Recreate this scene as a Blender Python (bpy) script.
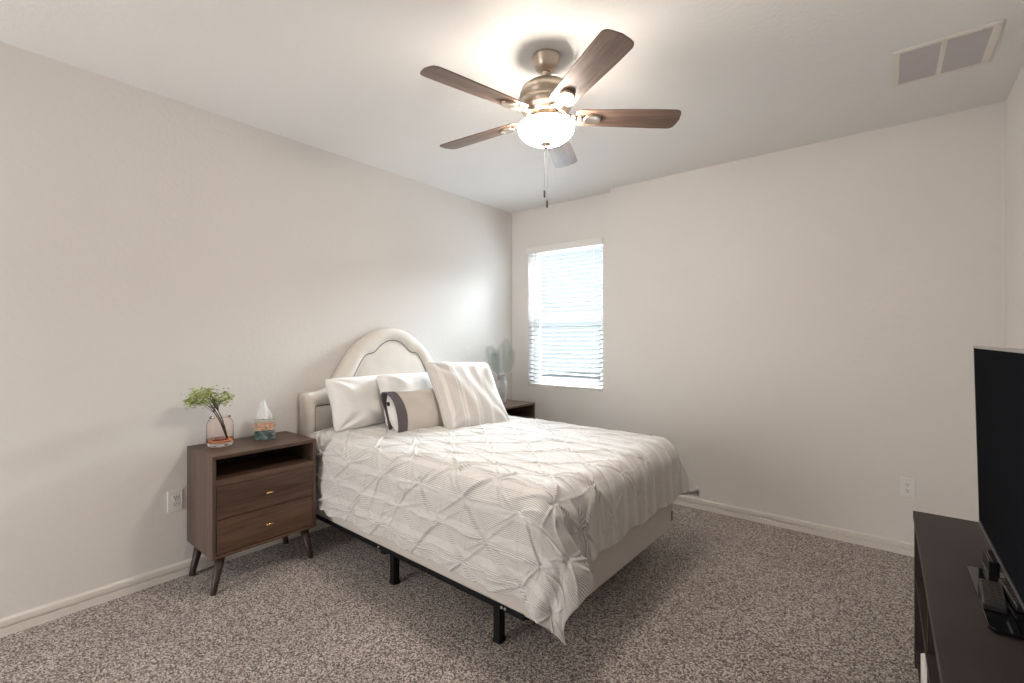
import bpy, bmesh, math, random
import numpy as np
from mathutils import Vector, Matrix
PI = math.pi
sc = bpy.context.scene
for o in list(bpy.data.objects):
    bpy.data.objects.remove(o, do_unlink=True)
COL = sc.collection

# ------------------------------------------------------------------ camera
cam_d = bpy.data.cameras.new('camera')
cam_d.sensor_width = 36.0
cam_d.lens = 464.0 * 36.0 / 1024.0
cam_d.shift_y = -3.0 / 1024.0
cam_d.clip_start = 0.02
cam = bpy.data.objects.new('camera', cam_d)
cam.location = (3.172, 0.0, 1.37)
cam.rotation_euler = (math.radians(90), 0, math.radians(38.7))
COL.objects.link(cam)
sc.camera = cam
# ------------------------------------------------------------------ world, exposure
sc.view_settings.view_transform = 'Standard'
sc.view_settings.look = 'None'
sc.view_settings.gamma = 1.0
sc.view_settings.use_curve_mapping = False
sc.view_settings.exposure = 0.52
world = bpy.data.worlds.new('world')
sc.world = world
world.use_nodes = True
bg = world.node_tree.nodes['Background']
bg.inputs['Color'].default_value = (0.86, 0.94, 1.0, 1)
bg.inputs['Strength'].default_value = 0.78
LAMP = 62.0          # radiance of the fan's glass bowl
def area(name, loc, rot, sx, sy, power, color):
    d = bpy.data.lights.new(name, 'AREA')
    d.shape = 'RECTANGLE'; d.size = sx; d.size_y = sy; d.energy = power; d.color = color
    o = bpy.data.objects.new(name, d); o.location = loc; o.rotation_euler = rot
    COL.objects.link(o); return o
# daylight at the window opening plus an added fill lamp in the unseen doorway
sky_l = area('window_daylight', (0.45, 5.35, 3.15), (0, 0, 0), 2.4, 1.5, 1750, (0.84, 0.92, 1.0))
sky_l.rotation_euler = (Vector((1.0, 3.3, 1.0)) - sky_l.location).to_track_quat('-Z', 'Y').to_euler()
area('doorway_fill', (0.85, -2.36, 1.05), (math.radians(90), 0, 0), 0.9, 2.1, 42, (1.0, 0.97, 0.94))

# ------------------------------------------------------------------ materials
def nodes(name):
    m = bpy.data.materials.new(name); m.use_nodes = True
    nt = m.node_tree
    return m, nt, nt.nodes['Principled BSDF']
def N(nt, t, **k):
    n = nt.nodes.new(t)
    for a, b in k.items():
        if a in n.inputs: n.inputs[a].default_value = b
        else: setattr(n, a, b)
    return n
def mat(name, col, rough=0.5, metal=0.0, var=0.06, scale=8.0, bump=0.0, bscale=60.0, stretch=(1, 1, 1), **extra):
    """noise-varied base colour plus noise bump"""
    m, nt, b = nodes(name)
    tc = N(nt, 'ShaderNodeTexCoord'); mp = N(nt, 'ShaderNodeMapping'); mp.inputs['Scale'].default_value = stretch
    nt.links.new(tc.outputs['Object'], mp.inputs['Vector'])
    nz = N(nt, 'ShaderNodeTexNoise'); nz.inputs['Scale'].default_value = scale; nz.inputs['Detail'].default_value = 4
    nt.links.new(mp.outputs['Vector'], nz.inputs['Vector'])
    cr = N(nt, 'ShaderNodeValToRGB')
    cr.color_ramp.elements[0].position = 0.3; cr.color_ramp.elements[1].position = 0.7
    cr.color_ramp.elements[0].color = [c * (1 - var) for c in col] + [1]
    cr.color_ramp.elements[1].color = [min(1, c * (1 + var)) for c in col] + [1]
    nt.links.new(nz.outputs['Fac'], cr.inputs['Fac']); nt.links.new(cr.outputs['Color'], b.inputs['Base Color'])
    b.inputs['Roughness'].default_value = rough; b.inputs['Metallic'].default_value = metal
    for k, v in extra.items(): b.inputs[k.replace('_', ' ')].default_value = v
    if bump:
        n2 = N(nt, 'ShaderNodeTexNoise'); n2.inputs['Scale'].default_value = bscale; n2.inputs['Detail'].default_value = 3
        nt.links.new(mp.outputs['Vector'], n2.inputs['Vector'])
        bp = N(nt, 'ShaderNodeBump'); bp.inputs['Strength'].default_value = bump; bp.inputs['Distance'].default_value = 0.01
        nt.links.new(n2.outputs['Fac'], bp.inputs['Height']); nt.links.new(bp.outputs['Normal'], b.inputs['Normal'])
    return m
def wood(name, dark, light, axis, rough=0.42, scale=9.0):
    """grain running along axis 0, 1 or 2"""
    m, nt, b = nodes(name)
    st = [1.0, 1.0, 1.0]
    for i in range(3): st[i] = 0.07 if i == axis else 1.0
    tc = N(nt, 'ShaderNodeTexCoord'); mp = N(nt, 'ShaderNodeMapping'); mp.inputs['Scale'].default_value = st
    nt.links.new(tc.outputs['Object'], mp.inputs['Vector'])
    n1 = N(nt, 'ShaderNodeTexNoise'); n1.inputs['Scale'].default_value = scale; n1.inputs['Detail'].default_value = 5; n1.inputs['Distortion'].default_value = 0.7
    n2 = N(nt, 'ShaderNodeTexNoise'); n2.inputs['Scale'].default_value = scale * 9; n2.inputs['Detail'].default_value = 3
    for n in (n1, n2): nt.links.new(mp.outputs['Vector'], n.inputs['Vector'])
    mx = N(nt, 'ShaderNodeMix'); mx.data_type = 'FLOAT'; mx.inputs[0].default_value = 0.4
    nt.links.new(n1.outputs['Fac'], mx.inputs[2]); nt.links.new(n2.outputs['Fac'], mx.inputs[3])
    cr = N(nt, 'ShaderNodeValToRGB'); e = cr.color_ramp.elements
    e[0].position = 0.36; e[1].position = 0.64
    e[0].color = list(dark) + [1]; e[1].color = list(light) + [1]
    nt.links.new(mx.outputs[0], cr.inputs['Fac']); nt.links.new(cr.outputs['Color'], b.inputs['Base Color'])
    b.inputs['Roughness'].default_value = rough
    bp = N(nt, 'ShaderNodeBump'); bp.inputs['Strength'].default_value = 0.12; bp.inputs['Distance'].default_value = 0.003
    nt.links.new(n2.outputs['Fac'], bp.inputs['Height']); nt.links.new(bp.outputs['Normal'], b.inputs['Normal'])
    return m
M = {}
WALLC = (0.74, 0.705, 0.67)
M['wall'] = mat('wall_paint', WALLC, 0.9, var=0.012, scale=1.5, bump=0.16, bscale=38)
M['ceiling'] = mat('ceiling_paint', (0.80, 0.785, 0.765), 0.95, var=0.012, scale=1.5, bump=0.22, bscale=48)
M['trim'] = mat('trim_paint', (0.76, 0.71, 0.655), 0.5, var=0.01)
M['vinyl'] = mat('white_vinyl', (0.80, 0.81, 0.82), 0.4, var=0.01)
M['plastic'] = mat('white_plastic', (0.80, 0.77, 0.74), 0.35, var=0.01)
M['slot'] = mat('slot_dark', (0.03, 0.03, 0.03), 0.6)
M['walnut_x'] = wood('walnut_grain_x', (0.050, 0.028, 0.020), (0.135, 0.083, 0.060), 0)
M['walnut_y'] = wood('walnut_grain_y', (0.052, 0.027, 0.017), (0.155, 0.088, 0.058), 1)
M['walnut_z'] = wood('walnut_grain_z', (0.050, 0.032, 0.025), (0.120, 0.078, 0.060), 2)
M['leg_wood'] = wood('dark_leg_wood', (0.020, 0.010, 0.008), (0.050, 0.025, 0.019), 2)
M['brass'] = mat('brass', (0.80, 0.56, 0.26), 0.25, 1.0, var=0.03)
M['nickel'] = mat('brushed_nickel', (0.55, 0.47, 0.385), 0.34, 1.0, var=0.05, scale=30)
M['chain'] = mat('dark_nickel', (0.05, 0.045, 0.04), 0.6, 0.3)
M['black_metal'] = mat('black_metal', (0.009, 0.009, 0.010), 0.6, var=0.1, Specular_IOR_Level=0.2)
M['steel'] = mat('steel_bolt', (0.6, 0.6, 0.6), 0.3, 1.0)
M['espresso'] = mat('espresso_laminate', (0.040, 0.029, 0.027), 0.5, Specular_IOR_Level=0.22, var=0.10, scale=5, bump=0.05, bscale=120)
M['espresso_in'] = mat('espresso_board', (0.022, 0.014, 0.012), 0.6, var=0.1)
M['tv_black'] = mat('tv_black', (0.010, 0.010, 0.011), 0.35, var=0.05, Specular_IOR_Level=0.1)
M['screen'] = mat('tv_screen', (0.011, 0.012, 0.014), 0.35, var=0.02, Specular_IOR_Level=0.0)
M['bezel'] = mat('tv_bezel', (0.42, 0.40, 0.39), 0.3, 0.9, var=0.02)
M['gloss'] = mat('gloss_black', (0.008, 0.008, 0.009), 0.06, var=0.05)
M['remote'] = mat('remote_black', (0.022, 0.021, 0.021), 0.30, var=0.05)
M['button'] = mat('remote_button', (0.065, 0.050, 0.046), 0.35, var=0.3, scale=90)
M['uphol'] = mat('cream_upholstery', (0.74, 0.68, 0.61), 0.9, var=0.03, bump=0.25, bscale=420, Sheen_Weight=0.2)
M['nail'] = mat('antique_nail', (0.10, 0.075, 0.06), 0.35, 0.9)
M['linen_white'] = mat('white_cotton', (0.80, 0.78, 0.755), 0.9, var=0.02, bump=0.3, bscale=26)
M['lumbar'] = mat('oatmeal_linen', (0.60, 0.545, 0.50), 0.92, var=0.03, bump=0.25, bscale=260)
M['band'] = mat('charcoal_band', (0.115, 0.098, 0.10), 0.9, var=0.08, bump=0.3, bscale=260)
M['box_fabric'] = mat('box_spring_cloth', (0.66, 0.61, 0.565), 0.9, var=0.015, bump=0.1, bscale=200)
M['tag'] = mat('black_tag', (0.02, 0.02, 0.02), 0.7)
M['paper'] = mat('tissue_paper', (0.88, 0.88, 0.90), 0.8, var=0.01, bump=0.3, bscale=50)
M['stem'] = mat('brown_stem', (0.07, 0.05, 0.03), 0.7, var=0.25, scale=60)
M['leaf'] = mat('fresh_leaf', (0.38, 0.44, 0.15), 0.6, var=0.45, scale=45)
M['sage'] = mat('sage_leaf', (0.24, 0.30, 0.26), 0.7, var=0.25, scale=30)
M['ceramic'] = mat('ribbed_ceramic', (0.43, 0.41, 0.40), 0.55, var=0.10, scale=20, bump=0.3, bscale=60)
M['blade_b'] = wood('fan_blade_wood', (0.10, 0.060, 0.043), (0.235, 0.155, 0.115), 0, 0.35, 12)
M['grille'] = mat('vent_grille', (0.52, 0.48, 0.48), 0.7, var=0.02)

def carpet():
    m, nt, b = nodes('carpet')
    tc = N(nt, 'ShaderNodeTexCoord')
    n1 = N(nt, 'ShaderNodeTexNoise'); n1.inputs['Scale'].default_value = 130; n1.inputs['Detail'].default_value = 2.5; n1.inputs['Roughness'].default_value = 0.65
    n2 = N(nt, 'ShaderNodeTexNoise'); n2.inputs['Scale'].default_value = 2.6; n2.inputs['Detail'].default_value = 4
    v = N(nt, 'ShaderNodeTexVoronoi'); v.inputs['Scale'].default_value = 185
    for n in (n1, n2, v): nt.links.new(tc.outputs['Object'], n.inputs['Vector'])
    cr = N(nt, 'ShaderNodeValToRGB'); e = cr.color_ramp.elements
    e[0].position = 0.33; e[0].color = (0.115, 0.092, 0.080, 1)
    e[1].position = 0.67; e[1].color = (0.72, 0.645, 0.595, 1)
    k = e.new(0.5); k.color = (0.33, 0.28, 0.25, 1)
    nt.links.new(n1.outputs['Fac'], cr.inputs['Fac'])
    c2 = N(nt, 'ShaderNodeValToRGB'); c2.color_ramp.elements[0].position = 0.35; c2.color_ramp.elements[1].position = 0.65
    c2.color_ramp.elements[0].color = (0.88, 0.88, 0.88, 1); c2.color_ramp.elements[1].color = (1, 1, 1, 1)
    nt.links.new(n2.outputs['Fac'], c2.inputs['Fac'])
    mx = N(nt, 'ShaderNodeMix'); mx.data_type = 'RGBA'; mx.blend_type = 'MULTIPLY'; mx.inputs[0].default_value = 1
    nt.links.new(cr.outputs['Color'], mx.inputs[6]); nt.links.new(c2.outputs['Color'], mx.inputs[7])
    nt.links.new(mx.outputs[2], b.inputs['Base Color'])
    b.inputs['Roughness'].default_value = 1.0; b.inputs['Specular IOR Level'].default_value = 0.1
    b.inputs['Sheen Weight'].default_value = 0.15
    sp_ = N(nt, 'ShaderNodeSeparateColor'); nt.links.new(v.outputs['Color'], sp_.inputs[0])
    mf = N(nt, 'ShaderNodeMix'); mf.data_type = 'FLOAT'; mf.inputs[0].default_value = 0.5
    nt.links.new(n1.outputs['Fac'], mf.inputs[2]); nt.links.new(sp_.outputs[0], mf.inputs[3]); nt.links.new(mf.outputs[0], cr.inputs['Fac'])
    ad = N(nt, 'ShaderNodeMath', operation='ADD')
    nt.links.new(n1.outputs['Fac'], ad.inputs[0]); nt.links.new(v.outputs['Distance'], ad.inputs[1])
    bp = N(nt, 'ShaderNodeBump'); bp.inputs['Strength'].default_value = 0.55; bp.inputs['Distance'].default_value = 0.008
    nt.links.new(ad.outputs[0], bp.inputs['Height']); nt.links.new(bp.outputs['Normal'], b.inputs['Normal'])
    return m
M['carpet'] = carpet()

def stripes(name, axis, base, line, pitch, duty, band, bandduty, wob=0.0, rough=0.9, bump=0.2, second=None):
    """fine lines in wide bands over the fabric's own UV (metres)"""
    m, nt, b = nodes(name)
    uv = N(nt, 'ShaderNodeUVMap'); uv.uv_map = 'fabric'
    sx = N(nt, 'ShaderNodeSeparateXYZ'); nt.links.new(uv.outputs['UV'], sx.inputs[0])
    src = sx.outputs[axis]
    def frac(src, p, off=0.0):
        a = N(nt, 'ShaderNodeMath', operation='MULTIPLY_ADD'); a.inputs[1].default_value = 1.0 / p; a.inputs[2].default_value = off
        nt.links.new(src, a.inputs[0])
        f = N(nt, 'ShaderNodeMath', operation='FRACT'); nt.links.new(a.outputs[0], f.inputs[0]); return f.outputs[0]
    def less(s, v):
        l = N(nt, 'ShaderNodeMath', operation='LESS_THAN'); l.inputs[1].default_value = v; nt.links.new(s, l.inputs[0]); return l.outputs[0]
    def mul(a, c):
        l = N(nt, 'ShaderNodeMath', operation='MULTIPLY'); nt.links.new(a, l.inputs[0]); nt.links.new(c, l.inputs[1]); return l.outputs[0]
    ln = less(frac(src, pitch), duty); bd = less(frac(src, band, 0.17), bandduty)
    fac = mul(ln, bd)
    if second is not None:
        b2 = less(frac(src, band * 0.37, 0.6), second)
        mxx = N(nt, 'ShaderNodeMath', operation='MAXIMUM'); nt.links.new(bd, mxx.inputs[0]); nt.links.new(b2, mxx.inputs[1]); fac = mul(ln, mxx.outputs[0])
    else:
        ba = N(nt, 'ShaderNodeMath', operation='MULTIPLY_ADD'); ba.inputs[1].default_value = 0.72; ba.inputs[2].default_value = 0.28
        nt.links.new(bd, ba.inputs[0]); fac = mul(ln, ba.outputs[0])
    mx = N(nt, 'ShaderNodeMix'); mx.data_type = 'RGBA'
    nt.links.new(fac, mx.inputs[0]); mx.inputs[6].default_value = list(base) + [1]; mx.inputs[7].default_value = list(line) + [1]
    nt.links.new(mx.outputs[2], b.inputs['Base Color'])
    b.inputs['Roughness'].default_value = rough; b.inputs['Sheen Weight'].default_value = 0.15
    nz = N(nt, 'ShaderNodeTexNoise'); nz.inputs['Scale'].default_value = 45; nz.inputs['Detail'].default_value = 5
    nt.links.new(uv.outputs['UV'], nz.inputs['Vector'])
    bp = N(nt, 'ShaderNodeBump'); bp.inputs['Strength'].default_value = bump; bp.inputs['Distance'].default_value = 0.01
    nt.links.new(nz.outputs['Fac'], bp.inputs['Height']); nt.links.new(bp.outputs['Normal'], b.inputs['Normal'])
    return m
M['duvet'] = stripes('duvet_cloth', 1, (0.76, 0.735, 0.71), (0.45, 0.42, 0.395), 0.0078, 0.36, 0.118, 0.68, bump=0.35)
M['square'] = stripes('square_pillow_cloth', 0, (0.73, 0.70, 0.67), (0.54, 0.495, 0.455), 0.0055, 0.62, 0.115, 0.62, second=0.25)

def glass(name, col, rough=0.0, ior=1.45):
    m, nt, b = nodes(name)
    b.inputs['Base Color'].default_value = list(col) + [1]
    b.inputs['Transmission Weight'].default_value = 1.0
    b.inputs['Roughness'].default_value = rough; b.inputs['IOR'].default_value = ior
    return m
M['pink_glass'] = glass('blush_glass', (1.0, 0.945, 0.925), 0.0, 1.15)
M['amber_glass'] = glass('amber_glass', (0.96, 0.40, 0.22), 0.02, 1.2)
def thin_glass():
    m = bpy.data.materials.new('window_glass'); m.use_nodes = True; nt = m.node_tree
    nt.nodes.clear()
    o = N(nt, 'ShaderNodeOutputMaterial'); t = N(nt, 'ShaderNodeBsdfTransparent'); g = N(nt, 'ShaderNodeBsdfGlossy'); g.inputs['Roughness'].default_value = 0.02
    mx = N(nt, 'ShaderNodeMixShader'); mx.inputs[0].default_value = 0.05
    t.inputs['Color'].default_value = (0.94, 0.97, 0.97, 1)
    nt.links.new(t.outputs[0], mx.inputs[1]); nt.links.new(g.outputs[0], mx.inputs[2]); nt.links.new(mx.outputs[0], o.inputs[0]); return m
M['pane'] = thin_glass()
def slat_mat():
    m, nt, b = nodes('blind_slat')
    b.inputs['Base Color'].default_value = (0.48, 0.47, 0.47, 1); b.inputs['Roughness'].default_value = 0.45
    t = N(nt, 'ShaderNodeBsdfTranslucent'); t.inputs['Color'].default_value = (0.9, 0.88, 0.87, 1)
    mx = N(nt, 'ShaderNodeMixShader'); mx.inputs[0].default_value = 0.03
    out = nt.nodes['Material Output']
    nt.links.new(b.outputs[0], mx.inputs[1]); nt.links.new(t.outputs[0], mx.inputs[2]); nt.links.new(mx.outputs[0], out.inputs[0]); return m
M['slat'] = slat_mat()
def bowl_mat():
    m, nt, b = nodes('lit_frosted_glass')
    b.inputs['Base Color'].default_value = (0.95, 0.92, 0.88, 1); b.inputs['Roughness'].default_value = 0.4
    b.inputs['Emission Color'].default_value = (1.0, 0.90, 0.80, 1); b.inputs['Emission Strength'].default_value = LAMP
    return m
M['bowl'] = bowl_mat()
def tissue_art():
    """a little mosaic townscape: teal blocks below, orange and cream blocks above, white rim"""
    m, nt, b = nodes('tissue_box_print')
    tc = N(nt, 'ShaderNodeTexCoord'); sx = N(nt, 'ShaderNodeSeparateXYZ'); nt.links.new(tc.outputs['Object'], sx.inputs[0])
    ad = N(nt, 'ShaderNodeMath', operation='ADD'); nt.links.new(sx.outputs[0], ad.inputs[0]); nt.links.new(sx.outputs[1], ad.inputs[1])
    cb = N(nt, 'ShaderNodeCombineXYZ'); nt.links.new(ad.outputs[0], cb.inputs[0]); nt.links.new(sx.outputs[2], cb.inputs[1])
    v = N(nt, 'ShaderNodeTexVoronoi'); v.inputs['Scale'].default_value = 62; v.distance = 'CHEBYCHEV'; nt.links.new(cb.outputs[0], v.inputs['Vector'])
    sc2 = N(nt, 'ShaderNodeSeparateColor'); nt.links.new(v.outputs['Color'], sc2.inputs[0])
    def ramp(cols):
        r = N(nt, 'ShaderNodeValToRGB'); r.color_ramp.interpolation = 'CONSTANT'; e = r.color_ramp.elements
        e[0].position = 0; e[0].color = list(cols[0]) + [1]; e[1].position = 1.0 / len(cols); e[1].color = list(cols[1]) + [1]
        for i in range(2, len(cols)):
            k = e.new(i / len(cols)); k.color = list(cols[i]) + [1]
        nt.links.new(sc2.outputs[0], r.inputs[0]); return r.outputs[0]
    lo = ramp([(0.05, 0.10, 0.11), (0.10, 0.17, 0.17), (0.26, 0.31, 0.28), (0.04, 0.06, 0.07), (0.14, 0.22, 0.22)])
    hi = ramp([(0.62, 0.27, 0.17), (0.72, 0.48, 0.34), (0.50, 0.44, 0.36), (0.68, 0.34, 0.22), (0.30, 0.30, 0.26)])
    g = N(nt, 'ShaderNodeMath', operation='GREATER_THAN'); g.inputs[1].default_value = 0.058; nt.links.new(sx.outputs[2], g.inputs[0])
    m1 = N(nt, 'ShaderNodeMix'); m1.data_type = 'RGBA'; nt.links.new(g.outputs[0], m1.inputs[0]); nt.links.new(lo, m1.inputs[6]); nt.links.new(hi, m1.inputs[7])
    g2 = N(nt, 'ShaderNodeMath', operation='GREATER_THAN'); g2.inputs[1].default_value = 0.104; nt.links.new(sx.outputs[2], g2.inputs[0])
    m2 = N(nt, 'ShaderNodeMix'); m2.data_type = 'RGBA'; nt.links.new(g2.outputs[0], m2.inputs[0]); nt.links.new(m1.outputs[2], m2.inputs[6]); m2.inputs[7].default_value = (0.50, 0.47, 0.40, 1)
    nt.links.new(m2.outputs[2], b.inputs['Base Color']); b.inputs['Roughness'].default_value = 0.45
    return m
M['art'] = tissue_art()

# ------------------------------------------------------------------ mesh helpers
def obj(name, bm, material, parent=None, smooth=False, bevel=0.0, seg=2):
    me = bpy.data.meshes.new(name); bm.to_mesh(me); bm.free()
    if smooth: me.polygons.foreach_set('use_smooth', [True] * len(me.polygons))
    me.materials.append(material)
    o = bpy.data.objects.new(name, me); COL.objects.link(o)
    if parent is not None: o.parent = parent
    if bevel:
        md = o.modifiers.new('bevel', 'BEVEL'); md.width = bevel; md.segments = seg; md.limit_method = 'ANGLE'
    return o
def thing(name, label, cat, loc=(0, 0, 0), rot=(0, 0, 0), group=None):
    o = bpy.data.objects.new(name, None); o.empty_display_size = 0.1; COL.objects.link(o)
    o.location = loc; o.rotation_euler = rot; o['label'] = label; o['category'] = cat
    if group: o['group'] = group
    return o
def tag(o, label, cat, group=None):
    o['label'] = label; o['category'] = cat
    if group: o['group'] = group
    return o
def struct(name, bm, material, parent=None, bevel=0.0):
    o = obj(name, bm, material, parent, bevel=bevel)
    if parent is None: o['kind'] = 'structure'
    return o
def box(bm, a, b, mtx=None):
    """axis box from corner a to corner b"""
    x0, y0, z0 = a; x1, y1, z1 = b
    v = [bm.verts.new(p) for p in ((x0, y0, z0), (x1, y0, z0), (x1, y1, z0), (x0, y1, z0), (x0, y0, z1), (x1, y0, z1), (x1, y1, z1), (x0, y1, z1))]
    for f in ((0, 3, 2, 1), (4, 5, 6, 7), (0, 1, 5, 4), (1, 2, 6, 5), (2, 3, 7, 6), (3, 0, 4, 7)): bm.faces.new([v[i] for i in f])
    if mtx is not None:
        for q in v: q.co = mtx @ q.co
    return v
def B(*boxes):
    bm = bmesh.new()
    for a, b in boxes: box(bm, a, b)
    return bm
def lathe(bm, prof, seg=32, mtx=None, caps=True):
    """revolve (r, z) pairs about the z axis"""
    rings = []
    for r, z in prof:
        ring = []
        for i in range(seg):
            a = 2 * PI * i / seg
            p = Vector((r * math.cos(a), r * math.sin(a), z))
            ring.append(bm.verts.new(mtx @ p if mtx else p))
        rings.append(ring)
    for k in range(len(rings) - 1):
        for i in range(seg):
            j = (i + 1) % seg
            bm.faces.new((rings[k][i], rings[k][j], rings[k + 1][j], rings[k + 1][i]))
    if caps:
        bm.faces.new(list(reversed(rings[0]))); bm.faces.new(rings[-1])
    bmesh.ops.recalc_face_normals(bm, faces=bm.faces[:])
def tube(bm, pts, rad, seg=8):
    """tube through points; rad is a number or one per point"""
    pts = [Vector(p) for p in pts]
    if not hasattr(rad, '__len__'): rad = [rad] * len(pts)
    rings = []; ref = Vector((0, 0, 1))
    for i, p in enumerate(pts):
        d = (pts[min(i + 1, len(pts) - 1)] - pts[max(i - 1, 0)]).normalized()
        if abs(d.dot(ref)) > 0.95: ref = Vector((1, 0, 0))
        u = d.cross(ref).normalized(); w = d.cross(u).normalized()
        rings.append([bm.verts.new(p + (u * math.cos(2 * PI * k / seg) + w * math.sin(2 * PI * k / seg)) * rad[i]) for k in range(seg)])
    for a, b in zip(rings, rings[1:]):
        for k in range(seg):
            j = (k + 1) % seg; bm.faces.new((a[k], a[j], b[j], b[k]))
    bm.faces.new(list(reversed(rings[0]))); bm.faces.new(rings[-1])
    bmesh.ops.recalc_face_normals(bm, faces=bm.faces[:])
def T(bmf, *a, **k):
    bm = bmesh.new(); bmf(bm, *a, **k); return bm
def grid_mesh(name, P, material, parent=None, UV=None, close_u=False):
    """P is an (nu, nv, 3) array"""
    nu, nv = P.shape[:2]
    me = bpy.data.meshes.new(name)
    idx = np.arange(nu * nv).reshape(nu, nv)
    if close_u: idx = np.vstack([idx, idx[:1]])
    f = np.stack([idx[:-1, :-1], idx[1:, :-1], idx[1:, 1:], idx[:-1, 1:]], -1).reshape(-1, 4)
    me.from_pydata(P.reshape(-1, 3).tolist(), [], f.tolist())
    if UV is not None:
        l = me.uv_layers.new(name='fabric')
        li = np.zeros(len(me.loops), dtype=np.int32); me.loops.foreach_get('vertex_index', li)
        l.data.foreach_set('uv', UV.reshape(-1, 2)[li].astype(np.float32).ravel())
    me.polygons.foreach_set('use_smooth', [True] * len(me.polygons))
    me.materials.append(material)
    o = bpy.data.objects.new(name, me); COL.objects.link(o)
    if parent is not None: o.parent = parent
    return o
def interp(x, pts):
    xs, ys = zip(*pts); return np.interp(x, xs, ys)

# ================================================================== ROOM
H = 2.737; XR = 3.717; YB = 3.861; YR = 3.960; XJ = 1.222; YC = -2.3
struct('floor', B(((-0.12, YC - 0.1, -0.12), (XR + 0.12, YR + 0.15, 0.0))), M['carpet'])
struct('ground', B(((-9, YR + 0.16, -0.45), (12, 20, -0.30))), mat('pale_concrete', (0.30, 0.29, 0.28), 0.9, var=0.08))
struct('ceiling', B(((-0.12, YC - 0.1, H), (XR + 0.12, YR + 0.25, H + 0.12))), M['ceiling'])
struct('wall_left', B(((-0.12, YC - 0.1, 0), (0, YR + 0.15, H))), M['wall'])
struct('wall_right', B(((XR, YC - 0.1, 0), (XR + 0.12, YB, H))), M['wall'])
# back wall: recessed bay with the window opening, then the part that stands 10 cm forward
WX0, WX1, WZ0, WZ1 = 0.222, 1.100, 0.865, 2.325
struct('wall_back', B(((0, YR, 0), (WX0, YR + 0.15, H)), ((WX1, YR, 0), (XJ, YR + 0.15, H)),
                      ((WX0, YR, 0), (WX1, YR + 0.15, WZ0)), ((WX0, YR, WZ1), (WX1, YR + 0.15, H)),
                      ((XJ, YB, 0), (XR + 0.12, YR + 0.15, H))), M['wall'])
# wall behind the camera, unseen; its doorway is an opening added to let light in
struct('wall_front', B(((0, YC - 0.1, 0), (0.4, YC, H)), ((1.3, YC - 0.1, 0), (XR, YC, H)), ((0.4, YC - 0.1, 2.1), (1.3, YC, H))), M['wall'])
# baseboards: stepped profile
def baseboard(name, p0, p1, n):
    """profile swept from p0 to p1, n points into the room"""
    prof = [(0, 0), (0.017, 0), (0.017, 0.034), (0.004, 0.036), (0.003, 0.045), (0.016, 0.049), (0.015, 0.072), (0.004, 0.080), (0, 0.080)]
    bm = bmesh.new(); p0 = Vector(p0); p1 = Vector(p1); n = Vector(n)
    a = [bm.verts.new(p0 + n * d + Vector((0, 0, z))) for d, z in prof]
    b = [bm.verts.new(p1 + n * d + Vector((0, 0, z))) for d, z in prof]
    for i in range(len(prof)):
        j = (i + 1) % len(prof); bm.faces.new((a[i], a[j], b[j], b[i]))
    bm.faces.new(a); bm.faces.new(list(reversed(b)))
    bmesh.ops.recalc_face_normals(bm, faces=bm.faces[:])
    struct(name, bm, M['trim'])
baseboard('baseboard_left', (0, YC, 0), (0, YR, 0), (1, 0, 0))
baseboard('baseboard_back', (XJ, YB, 0), (XR, YB, 0), (0, -1, 0))
baseboard('baseboard_recess', (0, YR, 0), (XJ, YR, 0), (0, -1, 0))
baseboard('baseboard_right', (XR, YC, 0), (XR, YB, 0), (-1, 0, 0))

# ------------------------------------------------------------------ window
win = bpy.data.objects.new('window_1', None); COL.objects.link(win); win.location = (WX0, YR + 0.095, WZ0); win['kind'] = 'structure'
ww, wh = WX1 - WX0, WZ1 - WZ0; zm = 1.585 - WZ0
def frame_bm(x0, x1, z0, z1, t, y0, y1):
    return B(((x0, y0, z0), (x0 + t, y1, z1)), ((x1 - t, y0, z0), (x1, y1, z1)), ((x0 + t, y0, z0), (x1 - t, y1, z0 + t)), ((x0 + t, y0, z1 - t), (x1 - t, y1, z1)))
obj('window_frame', frame_bm(0, ww, 0, wh, 0.045, 0, 0.05), M['vinyl'], win, bevel=0.003)
up = obj('upper_sash', frame_bm(0.035, ww - 0.035, zm - 0.02, wh - 0.035, 0.03, 0.026, 0.046), M['vinyl'], win)
lo = obj('lower_sash', frame_bm(0.035, ww - 0.035, 0.035, zm + 0.02, 0.04, 0.002, 0.024), M['vinyl'], win)
obj('pane', B(((0.06, 0.034, zm), (ww - 0.06, 0.038, wh - 0.06))), M['pane'], up)
obj('pane', B(((0.07, 0.011, 0.07), (ww - 0.07, 0.015, zm - 0.01))), M['pane'], lo)
obj('sash_lock', B(((ww / 2 - 0.03, -0.006, zm + 0.02), (ww / 2 + 0.03, 0.018, zm + 0.034))), M['vinyl'], win, bevel=0.003)
obj('window_sill', B(((-0.0, -0.098, -0.012), (ww, 0.0, 0.006))), M['trim'], win)

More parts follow.
